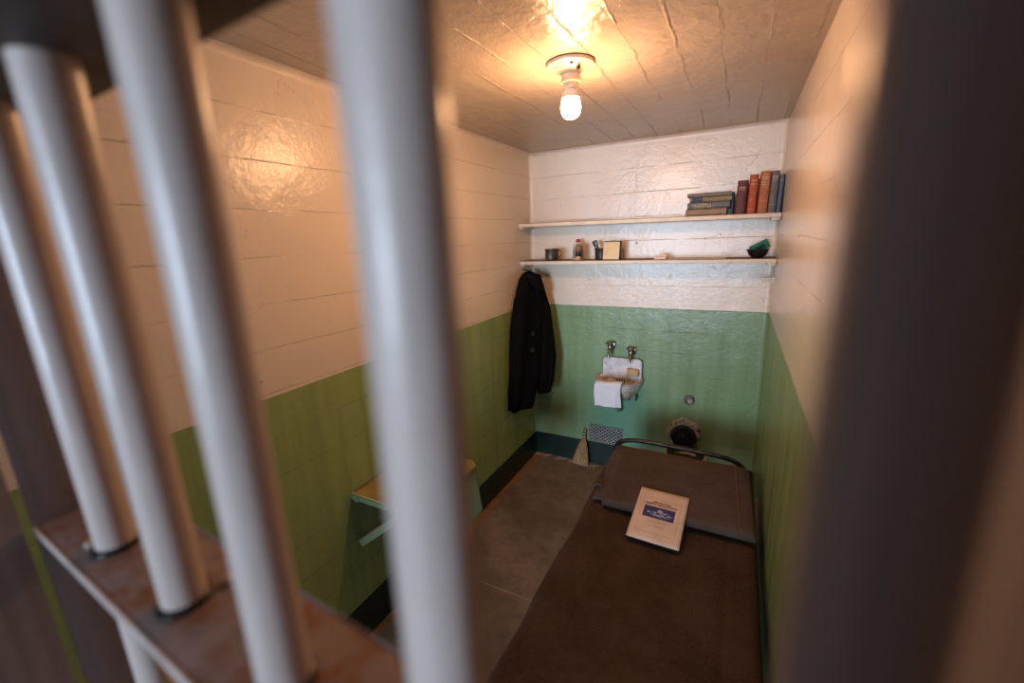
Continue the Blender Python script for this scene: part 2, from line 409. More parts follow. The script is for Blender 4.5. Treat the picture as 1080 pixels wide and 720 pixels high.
cupbuild('dark_mug', .552, -.110, .044, .072, mat('dark brown enamel', (.035,.026,.02), .4), 'dark enamel mug partly behind the cream tin', 'mug', 0)
e = empty('black_razor', (.545, -.115, lz(.545)+.025), 'black razor standing slanted in the dark mug', 'razor', rot=(0, math.radians(-24), 0))
MB().tube([(0,0,-.01),(0,0,.02),(0,0,.08)], [.009,.011,.012]).build('handle', M_BLACK, e)
MB().box((-.016,-.011,.070),(.016,.011,.104), .005).build('head', M_BLACK, e)
a = math.radians(-9)
e = empty('tobacco_tin', (.628, -.165, lz(.628)), 'square tin with blank cream front leaning on the lower shelf', 'tin', rot=(a, 0, math.radians(-4)))
MB().box((-.057,.001,.001),(.057,.022,.119), .009, seg=3).build('body', mat('black tin', (.03,.024,.02), .35, .5), e)
MB().box((-.055,-.003,.003),(.050,.002,.112), .0024, seg=2).build('front_panel', mat('cream tin front', (.82,.63,.36), .5, var=.05), e)
# card with tiny print
def card_mat():
    n = NT('printed white card'); x, y, z = n.xyz()
    f = n.math('MULTIPLY', n.math('LESS_THAN', n.math('ABSOLUTE', n.math('SUBTRACT', z, .017)), .0022), n.math('LESS_THAN', n.math('ABSOLUTE', x), .026))
    f = n.math('MULTIPLY', f, n.step(n.noise(120, 1, vec=n.mapping((1.5,0,0))), .44, .5))
    return n.done(n.mix(n.math('MULTIPLY', f, .6), (.78,.68,.60), (.45,.16,.12)), .7)
mc = MB(); mc.loop_loft([[Vector((x,-.014,0)), Vector((x,.0,.026)), Vector((x,.014,0)), Vector((x,.0128,0)), Vector((x,0,.024)), Vector((x,-.0128,0))] for x in (-.034,.034)])
tag(mc.build('place_card', card_mat(), loc=(.922,-.15,lz(.922)), smooth=False), 'small folded white card beside the paper on the lower shelf', 'card')
m = MB(); m.grid(lambda u, v: Vector((-.155+.31*u, -.080+.15*v, .0008+.0012*math.sin(u*9)*v)), 20, 8)
tag(m.build('paper_sheet', mat('buff paper', (.74,.68,.62), .7, var=.08, nscale=20), loc=(1.122,-.134,lz(1.12)+.001), rot=(0,0,0), solid=.0012), 'long buff paper sheet lying flat on the lower shelf', 'paper')
e = empty('soap_bowl', (1.432, -.125, lz(1.432)), 'small black bowl at the right end of the lower shelf', 'bowl')
MB().lathe([(.024,0),(.028,.003),(.043,.016),(.052,.038),(.054,.044),(.050,.044),(.041,.02),(.024,.008),(.001,.007)], n=36, sy=.8).build('body', M_BLACK, e)
MB().lathe([(.050,.042),(.056,.043),(.057,.047),(.050,.047)], n=36, sy=.8, cap=False).build('rim', M_BLACK, e)
g = mat('green lacquer', (.03,.22,.13), .35)
e = empty('green_case', (1.437, -.126, lz(1.437)+.040), 'green flat case leaning out of the black bowl', 'case', rot=(math.radians(22), math.radians(-28), 0))
MB().box((-.036,-.008,-.008),(.058,.004,.044), .004).build('body', g, e)
MB().box((-.012,-.0095,.006),(.036,-.0075,.030), .0008).build('dark_window', mat('dark green inset', (.02,.045,.035), .4), e)

# towel hook on the right wall
e = empty('towel_hook', (W, -.10, 1.415), 'white two-pronged hook on the right wall below the shelf', 'hook')
MB().box((-.007,-.022,-.018),(0,.022,.018), .002).build('wall_plate', M_WHITE, e)
for dz, L in ((.009,.066),(-.010,.052)):
    MB().tube([(-.004,-.003,dz),(-L*.5,-.006,dz-.002),(-L,-.008,dz+.002),(-L-.006,-.008,dz+.006)], .0042, smooth=1).build('prong', M_WHITE, e)

# ------------------------------------------------------------------ ceiling light
M_PORC = mat('cream porcelain', (.76, .60, .42), .25, var=.05)
e = empty('ceiling_light', (.795, -1.37, H), 'bare lit bulb in round porcelain holder on the ceiling', 'lamp')
MB().lathe([(.078,0),(.080,-.004),(.077,-.012),(.060,-.019),(.040,-.026),(.030,-.040)], n=48).build('base_plate', M_PORC, e)
MB().lathe([(.0785,-.0005),(.0815,-.001),(.0815,-.003),(.0785,-.0035)], n=48, cap=False).build('rim_ring', M_DKMETAL, e)
MB().lathe([(.031,-.036),(.031,-.052),(.034,-.055),(.034,-.060),(.027,-.062),(.0265,-.076),(.028,-.078),(.028,-.081),(.024,-.083)], n=40).build('socket', M_PORC, e)
MB().lathe([(.006,0),(.007,-.006),(.004,-.009)], c=(.022,-.054,-.014), n=14).build('screw', M_DKMETAL, e)
MB().lathe([(.006,0),(.007,-.006),(.004,-.009)], c=(.038,-.030,-.026), n=14).build('screw', M_DKMETAL, e)
pc = MB().tube([(.034,-.004,-.048),(.040,-.004,-.052),(.041,-.004,-.058),(.041,-.004,-.112)], .0009, n=6).build('pull_chain', M_CHROME, e)
mm = MB()
rings = []
for zz, r in ((-.082,.0245),(-.090,.0265),(-.108,.0285)):
    rings.append([Vector((r*(1+.05*(k%2))*math.cos(2*PI*k/48), r*(1+.05*(k%2))*math.sin(2*PI*k/48), zz)) for k in range(48)])
mm.loop_loft(rings); blb = mm.build('bulb_collar', mat('white bulb collar', (.8,.7,.55), .4), e)
n = NT('glowing bulb glass'); n.done((.9,.85,.8), .3)
n.b.inputs['Emission Color'].default_value = (1.0, .535, .26, 1)
n.b.inputs['Emission Strength'].default_value = 470
MB().lathe([(.0270,-.108),(.030,-.118),(.0325,-.130),(.0325,-.142),(.030,-.153),(.024,-.163),(.014,-.169),(.001,-.171)], n=32).build('bulb', n.m, e)

# ------------------------------------------------------------------ fold-down desk on the left wall
M_DESK = mat('mustard desk top paint', (.36, .27, .07), .38, var=.12, nscale=9, bump=.001)
M_DESKG = mat('pale green desk paint', (.14, .17, .085), .4, var=.1, nscale=12, bump=.001)
M_DESKP = mat('green desk paint', (.075, .085, .028), .4, var=.1, nscale=12, bump=.001)
e = empty('wall_desk', (0, -1.82, .68), 'fold-down desk on the left wall, mustard top with pale green edge', 'desk')
def rr(x0,x1,y0,y1,r,z):
    o = [Vector((x0,y0,z))]
    for cx, cy, a0 in ((x1-r,y0+r,-PI/2),(x1-r,y1-r,0)):
        o += [Vector((cx+r*math.cos(a0+PI/2*k/6), cy+r*math.sin(a0+PI/2*k/6), z)) for k in range(7)]
    return o + [Vector((x0,y1,z))]
MB().loop_loft([rr(.0,.355,0,.42,.05,.021), rr(0,.357,-.001,.421,.05,.025), rr(0,.355,0,.42,.05,.028)]).build('tabletop', M_DESK, e)
MB().loop_loft([rr(.0,.36,-.003,.424,.052,-.002), rr(0,.36,-.003,.424,.052,.0205)]).build('edge_band', M_DESKG, e)
pts = [(.004,.006,-.215),(.30,.006,.0)]
m = MB(); d = Vector((.296,0,.215)).normalized(); nn = Vector((-d.z,0,d.x))
def beam(m, a, b, w, t, y0):
    A = Vector(a); B = Vector(b); dd = (B-A).normalized(); q = Vector((-dd.z,0,dd.x))
    rings = []
    for P in (A, B):
        rings.append([P+q*w/2+Vector((0,y0,0)), P-q*w/2+Vector((0,y0,0)), P-q*w/2+Vector((0,y0+t,0)), P+q*w/2+Vector((0,y0+t,0))])
    m.loop_loft(rings)
for yy in (0.0, .385):
    m = MB(); beam(m, (.012,yy,-.215), (.27,yy,-.002), .026, .004, 0); o = m.build('brace', M_DESKG, e, smooth=False)
    m = MB(); beam(m, (.004,yy,-.199), (.262,yy,.012-.002), .004, .045, 0); m.build('brace_flange', M_SHTOP, o, smooth=False)
MB().lathe([(.014,0),(.014,.004),(.007,.005),(.006,.008),(.001,.009)], c=(.03,-.003,.008), axis='y', n=24).build('hinge_bolt', M_DESKG, e)
m = MB(); m.loop_loft([[Vector((0,y,-.002)),Vector((.345,y,-.002)),Vector((.372,y,-.2)),Vector((.29,y,-.33)),Vector((0,y,-.33))] for y in (.40,.404)])
m.build('side_panel', M_DESKP, e, smooth=False)
MB().tube([(.01,.006,.03),(.01,.42,.03)], .004, n=10).build('hinge_rod', M_SHTOP, e)

# ------------------------------------------------------------------ sink
M_SINK = None
n = NT('stained white porcelain'); x, y, z = n.xyz()
st = n.math('MULTIPLY', n.step(n.noise(11, 4, .6), .36, .62), n.math('SUBTRACT', 1, n.step(z, .012, .05)))
M_BASIN = n.done(n.mix(st, (.80,.76,.72), (.42,.20,.07)), .18)
M_PORW = mat('white glazed porcelain', (.80,.78,.77), .15, var=.04, nscale=20, col2=(.62,.58,.62))
e = empty('sink', (.665, 0, .58), 'small white porcelain sink with rusty bowl on the back wall', 'sink')
def rrect(x0,x1,z0,z1,r,y):
    o = []
    for cx, cz, a0 in ((x1-r,z1-r,0),(x0+r,z1-r,PI/2)):
        o += [Vector((cx+r*math.cos(a0+PI/2*k/6), y, cz+r*math.sin(a0+PI/2*k/6))) for k in range(7)]
    return o + [Vector((x0,y,z0)), Vector((x1,y,z0))]
MB().loop_loft([rrect(-.122,.148,.13,.281,.025,-.001), rrect(-.122,.148,.13,.281,.025,-.018), rrect(-.117,.143,.133,.276,.022,-.024)]).build('backsplash', M_PORW, e)
MB().loop_loft([rrect(-.126,.153,.128,.285,.028,-.0008), rrect(-.126,.153,.128,.285,.028,-.016)]).build('dark_edge', mat('chipped iron edge', (.05,.04,.045), .5), e)
def srings(prof, n=40):
    R = []
    for (ax, ay, zz, y0) in prof:   # D-shape: flat at the wall
        ring = []
        for k in range(n):
            t = 2*PI*k/n; cx = math.cos(t); sy = math.sin(t)
            py = y0 - ay*sy if sy > 0 else y0 - ay*.10*sy
            ring.append(Vector((ax*cx, py, zz)))
        R.append(ring)
    return R
bas = srings([(.05,.07,.0,-.022),(.09,.12,.012,-.022),(.13,.17,.05,-.022),(.152,.198,.10,-.022),(.162,.208,.135,-.022),(.166,.212,.146,-.022),(.164,.210,.151,-.022),(.156,.200,.151,-.024),(.148,.192,.143,-.03),(.135,.175,.10,-.04),(.11,.145,.055,-.045),(.06,.085,.030,-.06),(.02,.02,.027,-.10)])
n2 = NT('rust stained basin'); x, y, z = n2.xyz()
st = n2.math('MULTIPLY', n2.step(n2.noise(9, 4, .6), .48, .60), n2.math('SUBTRACT', 1, n2.step(n2.math('ADD', n2.vmath('DISTANCE', n2.vmath('MULTIPLY', n2.co, (1,1,.7)), (.0,-.08,.06)), 0), .10, .19)))
rimst = n2.math('MULTIPLY', n2.math('SUBTRACT', 1, n2.step(n2.math('ABSOLUTE', n2.math('SUBTRACT', z, .151)), .004, .014)), n2.step(n2.noise(13, 3), .4, .55))
outer = n2.vmath('LENGTH', n2.vmath('MULTIPLY', n2.co, (1,.8,0)), (0,0,0))
cc = n2.mix(n2.math('MULTIPLY', st, .9), (.74,.71,.68), (.42,.21,.09))
cc = n2.mix(n2.math('MULTIPLY', rimst, .6), cc, (.35,.17,.08))
MB().loop_loft(bas).build('basin', n2.done(cc, .2), e)
for k in range(4):
    MB().box((-.02+k*.017,-.0275,.108),(-.012+k*.017,-.0225,.128), .0015).build('overflow_slot', M_RECESS_SHADE, e)
MB().lathe([(.018,0),(.018,.003),(.012,.004)], c=(0,-.10,.028), n=20).build('drain', M_CHROME, e)
MB().lathe([(.0045,0),(.004,.003),(.001,.004)], c=(-.098,-.024,.235), axis='y', n=12).build('screw', M_DKMETAL, e)
MB().tube([(0,-.08,.005),(0,-.08,-.05),(0.005,-.07,-.085),(.01,-.03,-.095),(.012,-.004,-.095)], .017, smooth=2).build('drain_pipe', mat('green pipe paint', (.14,.22,.12), .4), e)
for sx in (.07, .115):
    MB().box((sx,-.05,-.01),(sx+.008,-.001,.03), .002).build('bracket', M_DKMETAL, e)
def tap(x, z, label):
    t = empty('tap', (x, 0, z), label, 'tap', 'nickel taps above the sink')
    MB().lathe([(.028,0),(.030,.003),(.027,.008),(.014,.011),(.012,.035)], axis='y', n=28).build('wall_flange', M_CHROME, t)
    MB().lathe([(.011,-.028),(.015,-.024),(.017,-.010),(.0165,.008),(.013,.016),(.009,.020),(.009,.028)], c=(0,-.045,0), n=24).build('body', M_CHROME, t)
    MB().tube([(0,-.045,-.004),(0,-.066,-.012),(0,-.082,-.03),(0,-.084,-.062)], [.010,.010,.009,.0085], smooth=0).build('spout', M_CHROME, t)
    m = MB().lathe([(.010,.026),(.014,.028),(.014,.034),(.006,.037)], c=(0,-.045,0), n=20)
    for k in range(4):
        a = PI/4+PI/2*k
        m.tube([(0,-.045,.031),(.026*math.cos(a),-.045+.026*math.sin(a),.031),(.033*math.cos(a),-.045+.033*math.sin(a),.031)], [.0045,.0055,.007], n=10)
    m.build('cross_handle', M_CHROME, t)
    return t
tap(.600, .938, 'left nickel tap above the sink')
tap(.742, .912, 'right nickel tap above the sink')
# soap
m = MB().box((-.040,-.018,0),(.040,.018,.048), .006, seg=3)
tag(m.build('soap_bar', mat('amber soap', (.50,.26,.07), .45, var=.1, nscale=8), loc=(.757,-.045,.748), rot=(-.15,.06,-.02)), 'amber bar of soap at the back right of the sink', 'soap')
# towel over the rim
def towel(u, v):
    x = -.088 + .176*u
    s = v*.30; rim_y = -.232; zt = .1565
    # inside flap, over the rim, outside hang
    if s < .05: y, z = rim_y+.045-.0*s, zt-.05+s
    elif s < .11:
        a = (s-.05)/.06*PI; y = rim_y+.0225+.0225*math.cos(a); z = zt+.012*math.sin(a)
    else: y, z = rim_y - .002*math.sin(9*u+2), zt-(s-.11)*.80
    z += .0015*math.sin(u*11) - .006*u*(v>.5)*v + .010*(u-.5)
    curve = .03*((u-.45)*2)**2 if v<.36 else .016*((u-.45)*2)**2
    y += curve*.6 + .003*math.sin(u*17+v*5)*v
    return Vector((x+.004*math.sin(v*8), y, z))
m = MB().grid(towel, 24, 40)
tag(m.build('hand_towel', mat('white terry cloth', (.80,.79,.83), .9, var=.04, nscale=150, bump=.0015), loc=(.638, -.018, .58), solid=.007, sub=1), 'white towel folded over the front rim of the sink', 'towel')

# ------------------------------------------------------------------ vent grille
e = empty('vent_grille', (.567, 0, .257), 'diamond mesh vent grille low on the back wall', 'vent')
MB().box((-.118,-.004,-.062),(.118,-.001,.062)).build('backing', M_RECESS_SHADE, e, smooth=False)
m = MB(); s = .125; t = .008; hz = .068
for a, b in (((-s,-.010,hz-t),(s,-.001,hz)), ((-s,-.010,-hz),(s,-.001,-hz+t)), ((-s,-.010,-hz+t),(-s+t,-.001,hz-t)), ((s-t,-.010,-hz+t),(s,-.001,hz-t))): m.box(a, b, .001)
m.build('frame', mat('grey green frame', (.16,.17,.12), .45), e)
m = MB(); wv, hv = .118, .061; step = .033
def clip(x0, z0, dx, dz):
    ts = sorted([(-wv-x0)/dx, (wv-x0)/dx]); tz = sorted([(-hv-z0)/dz, (hv-z0)/dz])
    a, b = max(ts[0], tz[0]), min(ts[1], tz[1]); return (a, b) if b > a+.002 else None
k = -.22
while k < .22:
    for sg in (1, -1):
        c = clip(k, 0, .8, .6*sg)
        if c:
            p, q = (k+.8*c[0], .6*sg*c[0]), (k+.8*c[1], .6*sg*c[1])
            m.tube([(p[0],-.007,p[1]),(q[0],-.007,q[1])], .0024, n=6)
    k += step
tag(m.build('diamond_mesh', mat('light wire', (.55,.56,.52), .4, .3), e), 'pale wire mesh', None)

# ------------------------------------------------------------------ wall outlet stub, patch and plug, toilet
e = empty('pipe_stub', (1.123, 0, .612), 'small round capped pipe stub on the back wall above the bed', 'pipe')
MB().lathe([(.034,0),(.034,.003),(.030,.005),(.029,.012),(.001,.013)], axis='y', n=28).build('flange', M_TIN, e)
MB().lathe([(.017,.012),(.016,.018),(.001,.019)], c=(.005,0,-.006), axis='y', n=20).build('cap', mat('bare pinkish metal', (.48,.33,.26), .45, .3), e)
m = MB(); rings = []
for (k2, y) in ((1.0,-.001),(.97,-.008),(.86,-.015),(.5,-.018)):
    ring = []
    for k in range(56):
        a = 2*PI*k/56; r = (.105+.022*mnoise.noise(Vector((math.cos(a)*2.1,math.sin(a)*2.1,.5)))+.008*mnoise.noise(Vector((math.cos(a)*7,math.sin(a)*7,3))))*k2
        ring.append(Vector((r*math.cos(a), y, r*1.08*math.sin(a)+.012)))
    rings.append(ring)
m.loop_loft(rings)
nn = NT('crumbling grey plaster')
c = nn.mix(nn.step(nn.noise(26, 6, .75), .40, .52), (.06,.055,.055), (.46,.46,.47))
tag(m.build('plaster_patch', nn.done(c, .7, nn.bump(nn.noise(40, 5, .7), .02)), loc=(1.098,0,.355)), 'ragged grey plaster patch around the black wall plug', 'plaster patch')
e = empty('wall_plug', (1.100, -.0181, .352), 'round black plug set in the grey plaster patch', 'plug')
MB().lathe([(.082,0),(.082,.010),(.078,.016),(.066,.018),(.062,.010),(.030,.008),(.026,.013),(.001,.014)], axis='y', n=48).build('disc', M_BLACK, e)
MB().lathe([(.010,.012),(.009,.019),(.001,.020)], axis='y', n=16).build('bolt', M_TIN, e)
e = empty('toilet', (1.13, -.160, 0), 'small white toilet bowl with black seat behind the bed head', 'toilet')
MB().lathe([(.075,.0),(.07,.02),(.055,.07),(.06,.13),(.085,.21),(.120,.27),(.128,.29),(.124,.298),(.100,.295),(.085,.26),(.05,.20),(.001,.185)], n=48).build('bowl', mat('yellowed porcelain', (.62,.57,.50), .25), e)
MB().lathe([(.110,.297),(.114,.300),(.114,.308),(.100,.311),(.070,.310),(.066,.303),(.070,.297)], n=48, cap=False).build('seat', M_BLACK, e)
MB().lathe([(.083,.258),(.001,.2585)], n=32).build('water', mat('rusty water', (.10,.045,.01), .08), e)

# ------------------------------------------------------------------ broom
e = empty('whisk_broom', (.398, -.062, 0), 'small straw whisk broom leaning on the back wall by the vent', 'broom', rot=(math.radians(-9), math.radians(3), 0))
ns = NT('dry straw'); fs = ns.noise(1, 3, .6, vec=ns.mapping((170,170,7)))
M_STRAW = ns.done(ns.mix(ns.step(fs, .35, .65), (.42,.25,.11), (.17,.085,.035)), .85, ns.bump(fs, .004))
m = MB(); rings = []
for z, hw, ht in ((0.004,.060,.018),(.05,.055,.02),(.10,.046,.02),(.15,.034,.018),(.185,.022,.015),(.205,.014,.013)):
    rings.append([Vector((hw*(1+.05*(k%2))*math.cos(2*PI*k/44)-.004*(1-z*5)*3, ht*(1+.12*(k%2))*math.sin(2*PI*k/44), z)) for k in range(44)])
m.loop_loft(rings)
m.build('bristles', M_STRAW, e)
for zz, hw, ht in ((.105,.0475,.0225),(.13,.0415,.0215)):
    MB().lathe([(1,zz-.0015),(1.03,zz),(1,zz+.0015)], n=36, cap=False, sx=hw, sy=ht, c=(-.009,0,0)).build('stitching', mat('broom twine', (.20,.10,.05), .8), e)
MB().lathe([(.014,.20),(.0145,.215),(.013,.24),(.013,.275),(.010,.283)], n=24).build('handle', mat('wrapped handle', (.36,.24,.15), .6, var=.2), e)
for zz in (.215,.238,.262):
    MB().lathe([(.0138,zz-.004),(.0152,zz),(.0138,zz+.004)], n=24, cap=False).build('binding', mat('dark binding', (.08,.04,.03), .6), e)

# ------------------------------------------------------------------ bed
BX0, BX1, BY0, BY1, BT = .775, 1.490, -2.45, -.60, .44
e = empty('bed', ((BX0+BX1)/2, BY1, 0), 'dark metal bed frame with curved tube head rail', 'bed')
hx = (BX1-BX0)/2
z0 = .56
RZ = -.030
MB().tube([(-hx+.005,.0,.05),(-hx+.005,0,.40),(-hx+.005,0,.46),(-hx+.012,0,.497),(-hx+.040,0,.530),(-hx+.10,0,.551),(-hx+.2,0,.556),(0,0,.552),(hx-.2,0,.548),(hx-.12,0,.542),(hx-.070,0,.524),(hx-.038,0,.49),(hx-.030,0,.45),(hx-.030,0,.38),(hx-.030,0,.05)], .0125, n=14, smooth=2).build('head_rail', M_DKMETAL, e)
MB().tube([(-hx+.005,0,.33),(hx-.030,0,.33)], .010).build('cross_rail', M_DKMETAL, e)
for sx in (-hx+.012, hx-.030):
    MB().tube([(sx,-.002,.30),(sx,-1.84,.30)], .012).build('side_rail', M_DKMETAL, e)
    MB().tube([(sx,-1.84,.0),(sx,-1.84,.31)], .013).build('leg', M_DKMETAL, e)
for sx in (-hx+.005, hx-.030):
    MB().lathe([(.016,0),(.017,.01),(.014,.05)], c=(sx,0,0), n=16).build('foot', M_DKMETAL, e)
tag(MB().box((BX0+.02,BY0+.03,.313),(BX1-.02,BY1-.03,.425), .03, seg=4).build('mattress', mat('striped ticking', (.5,.47,.42), .9)), 'thin mattress under the brown blanket', 'mattress')
def wool(name, c1, c2):
    n = NT(name)
    f = n.noise(5, 5, .6); g2 = n.noise(330, 2, .6)
    c = n.mix(n.step(f, .35, .68), c1, c2)
    c = n.mix(n.math('MULTIPLY', n.step(g2, .45, .65), .5), c, tuple(k*1.9 for k in c2))
    b = n.bump(n.math('ADD', n.math('MULTIPLY', g2, .4), n.math('MULTIPLY', n.noise(25, 4), 1)), .004)
    m = n.done(c, .95, b, spec=.15)
    n.b.inputs['Sheen Weight'].default_value = .10; n.b.inputs['Sheen Roughness'].default_value = .5
    n.b.inputs['Sheen Tint'].default_value = (.55,.40,.30,1)
    return m
M_WOOL = wool('dark brown wool blanket', (.040,.021,.013), (.066,.040,.029))
M_WOOL2 = wool('brown wool fold', (.058,.036,.026), (.085,.058,.045))
def nz(x, y, s, k=0): return mnoise.noise(Vector((x*s, y*s, k)))
def blanket(u, v):
    # u across (with a drop on each side), v from foot to head
    y = BY0 + (BY1-.03-BY0)*v
    L = .16; wid = BX1-BX0; tot = wid+2*L; s = u*tot
    r = .035
    if s < L-r: x = BX0 + .004*math.sin(y*14) ; z = BT-r-(L-r-s)
    elif s < L+r: a = (s-L+r)/(2*r)*PI/2; x = BX0+r*(1-math.cos(a)); z = BT-r+r*math.sin(a)
    elif s < L+wid-r: x = BX0+s-L; z = BT
    elif s < L+wid+r: a = (s-L-wid+r)/(2*r)*PI/2; x = BX1-r+r*math.sin(a); z = BT-r+r*math.cos(a)
    else: x = BX1; z = BT-r-(s-L-wid-r)
    if v > .985: z -= .02*(v-.985)/.015
    top = 1 if z > BT-.01 else .3
    z += top*(.007*nz(x,y,2.4)+.004*nz(x*2.2,y,6,2)-.008*math.sin(PI*(x-BX0)/wid)) + .004
    z += -.006*math.exp(-((x-1.395+.01*math.sin(y*3))/.012)**2)*top
    x += .004*nz(y,z,5)*(1 if x < 1.2 else .2)
    if top < 1 and x < 1: x -= .004*(1+math.sin(y*11+nz(y,0,3)*3))
    return Vector((x, y, z))
m = MB().grid(blanket, 90, 150)
tag(m.build('bed_blanket', M_WOOL, solid=.007), 'dark brown wool blanket spread over the whole bed', 'blanket')
# folded blanket over the pillow
PY0, PY1 = -1.235, -.685
def prof(t):     # from under the front edge, over the top, down the back: (y, z)
    P = [(-1.19,.462),(-1.222,.464),(-1.236,.476),(-1.232,.494),(-1.21,.504),(-1.12,.518),(-1.02,.536),(-.92,.551),(-.82,.562),(-.74,.562),(-.70,.550),(-.684,.53),(-.68,.50),(-.682,.465)]
    f = t*(len(P)-1); i = min(int(f), len(P)-2); g = f-i
    p0, p1, p2, p3 = P[max(i-1,0)], P[i], P[i+1], P[min(i+2,len(P)-1)]
    q = [0.5*((2*p1[k])+(-p0[k]+p2[k])*g+(2*p0[k]-5*p1[k]+4*p2[k]-p3[k])*g*g+(-p0[k]+3*p1[k]-3*p2[k]+p3[k])*g**3) for k in (0,1)]
    q[0] = -.69+(q[0]+.69)*.83
    return q
def slab(x0, x1, dz, dy, sag, seed):
    def f(u, v):
        y, z = prof(v); x = x0+(x1-x0)*u; x -= .022*max(0,(y+1.15)/.46)*u
        z = .462+(z-.462)*dz
        e = min(u, 1-u)*abs(x1-x0)
        if e < .04: z = .462 + (z-.462)*(1-sag*(1-e/.04)**2)
        y += dy + .008*nz(x,seed,4) ; 
        z += .006*nz(x,y,5,seed)*(1 if z>.48 else .1)
        skew = -.030*(y+.96)*(1-u)*1.0
        return Vector((x + skew, y, z))
    return f
e = empty('folded_blanket', (1.13, -.95, .45), 'folded brown blanket covering the pillow at the bed head', 'blanket')
def slab_obj(name, f, nu=60, nv=60, th=.009):
    g = lambda u, v: f(u, v) - Vector((1.13, -.95, .45))
    return MB().grid(g, nu, nv).build(name, M_WOOL2, e, solid=th)
slab_obj('upper_fold', slab(.852, 1.487, 1.0, 0, .25, 3))
slab_obj('lower_fold', slab(.800, 1.25, .80, .035, .75, 8))
slab_obj('side_roll', lambda u, v: (lambda yy: Vector((.779+.075*u, yy, .455+.058*math.sin(PI*(.15+.75*u))*(1-.55*v)+.006*nz(yy,u,9))))(-1.06+.36*v), 20, 40)
# stitched hem seam on the right of the fold
m = MB(); pth = []
for i in range(30):
    y, z = prof(.20+.58*i/29); pth.append(Vector((1.435-.045*(1-i/29)*0-.04*(i/29), y, z+.0075+.006*nz(1.42,y,5,3))) - Vector((1.13,-.95,.45)))
m.tube(pth, .0022, n=6).build('hem_stitch', mat('tan thread', (.17,.09,.045), .9), e)

# ------------------------------------------------------------------ booklet on the bed
c_t = Vector((1.125, -1.079, .560)); c_b = Vector((1.112, -1.300, .478))
e_loc = (1.1165, -1.2025, .5225)
yv = Vector((1.1215,-1.028,.527))-Vector((1.1115,-1.308,.460)); Lh = yv.length
yv.normalize(); xv = Vector((.207,.006,.002)).normalized(); zv = xv.cross(yv).normalized(); xv = yv.cross(zv)
cen = (Vector((1.1215,-1.028,.527))+Vector((1.1115,-1.308,.460)))/2 + zv*.006
e = empty('booklet', cen, 'cream booklet with blue island picture lying on the bed', 'booklet')
e.rotation_euler = Matrix((xv, yv, zv)).transposed().to_euler()
wB, hB = .210, Lh
def bend(x, y): return .004*math.sin((y/hB+.5)*PI) + .003*(x/wB)**2
m = MB().grid(lambda u, v: Vector(((u-.5)*wB, (v-.5)*hB, bend((u-.5)*wB,(v-.5)*hB))), 14, 16)
m.build('cover', mat('cream booklet paper', (.74,.55,.44), .45, var=.08, nscale=9, bump=0), e, solid=.0016)
m = MB().grid(lambda u, v: Vector(((u-.5)*(wB-.003), (v-.5)*(hB-.003), bend((u-.5)*wB,(v-.5)*hB)-.003)), 14, 16)
m.build('inner_pages', M_PAGES, e, solid=.0028)
def flat(name, x0, x1, y0, y1, m_, dz=.0013, parent=e):
    return MB().grid(lambda u, v: Vector((x0+(x1-x0)*u, y0+(y1-y0)*v, bend(x0+(x1-x0)*u, y0+(y1-y0)*v)+dz)), 10, 8).build(name, m_, parent)
M_BLUE = mat('navy print', (.035,.035,.15), .5, var=.1, bump=0)
M_INK = mat('dark print ink', (.05,.035,.05), .6, bump=0)
M_LINE = mat('faint print', (.42,.33,.32), .6, bump=0)
M_PALE = mat('pale print', (.45,.45,.56), .6, nscale=220, var=.1, bump=0)
pic = flat('picture', -.067, .063, -.022, .042, M_BLUE)
# pale island drawing: irregular outlined hill with buildings
m = MB(); pts = []
for k in range(40):
    a = 2*PI*k/40; r = 1+.16*mnoise.noise(Vector((math.cos(a)*2, math.sin(a)*2, 4)))+.06*math.sin(a*9)
    pts.append((.006+.045*math.cos(a)*r, .003+.013*math.sin(a)*r))
for i in range(40):
    (x0,y0),(x1,y1) = pts[i], pts[(i+1)%40]
    m.tube([(x0,y0,bend(x0,y0)+.0018),(x1,y1,bend(x1,y1)+.0018)], .0007, n=5)
for (a, b, c, d) in ((-.008,.012,.012,.026),(-.004,.024,.004,.029),(.014,.010,.030,.016),(-.024,.004,-.012,.010),(-.03,-.004,.03,-.001),(.0,.002,.022,.0055),(-.050,.002,-.043,.012),(-.045,.004,-.036,.006),(.034,.0,.042,.008),(-.02,-.007,.01,-.005)):
    m.box((a,b,.0050),(c,d,.0060))
m.build('island_drawing', M_PALE, pic)
def text(s, x, y, size, m_, name='lettering'):
    cu = bpy.data.curves.new('t', 'FONT'); cu.body = s; cu.size = size; cu.align_x = 'CENTER'; cu.extrude = .0002; cu.offset = size*.025
    o = bpy.data.objects.new('t', cu); COL.objects.link(o)
    bpy.context.view_layer.update()
    me = bpy.data.meshes.new_from_object(o.evaluated_get(bpy.context.evaluated_depsgraph_get()))
    bpy.data.objects.remove(o)
    for v in me.vertices: v.co += Vector((x, y, 0)); v.co.z += bend(v.co.x, v.co.y)+.0016
    me.materials.clear(); me.materials.append(m_)
    r = bpy.data.objects.new(name, me); COL.objects.link(r); r.parent = e
    return r
text('INSTITUTION', 0, .064, .0125, M_INK)
text('RULES & REGULATIONS', 0, .0515, .0125, M_INK)
text('UNITED STATES PENITENTIARY', 0, -.044, .0055, M_LINE)
text('ALCATRAZ, CALIFORNIA', 0, -.066, .0055, M_LINE)
fx, fy0, fy1 = .080, -.100, .088
m = MB()
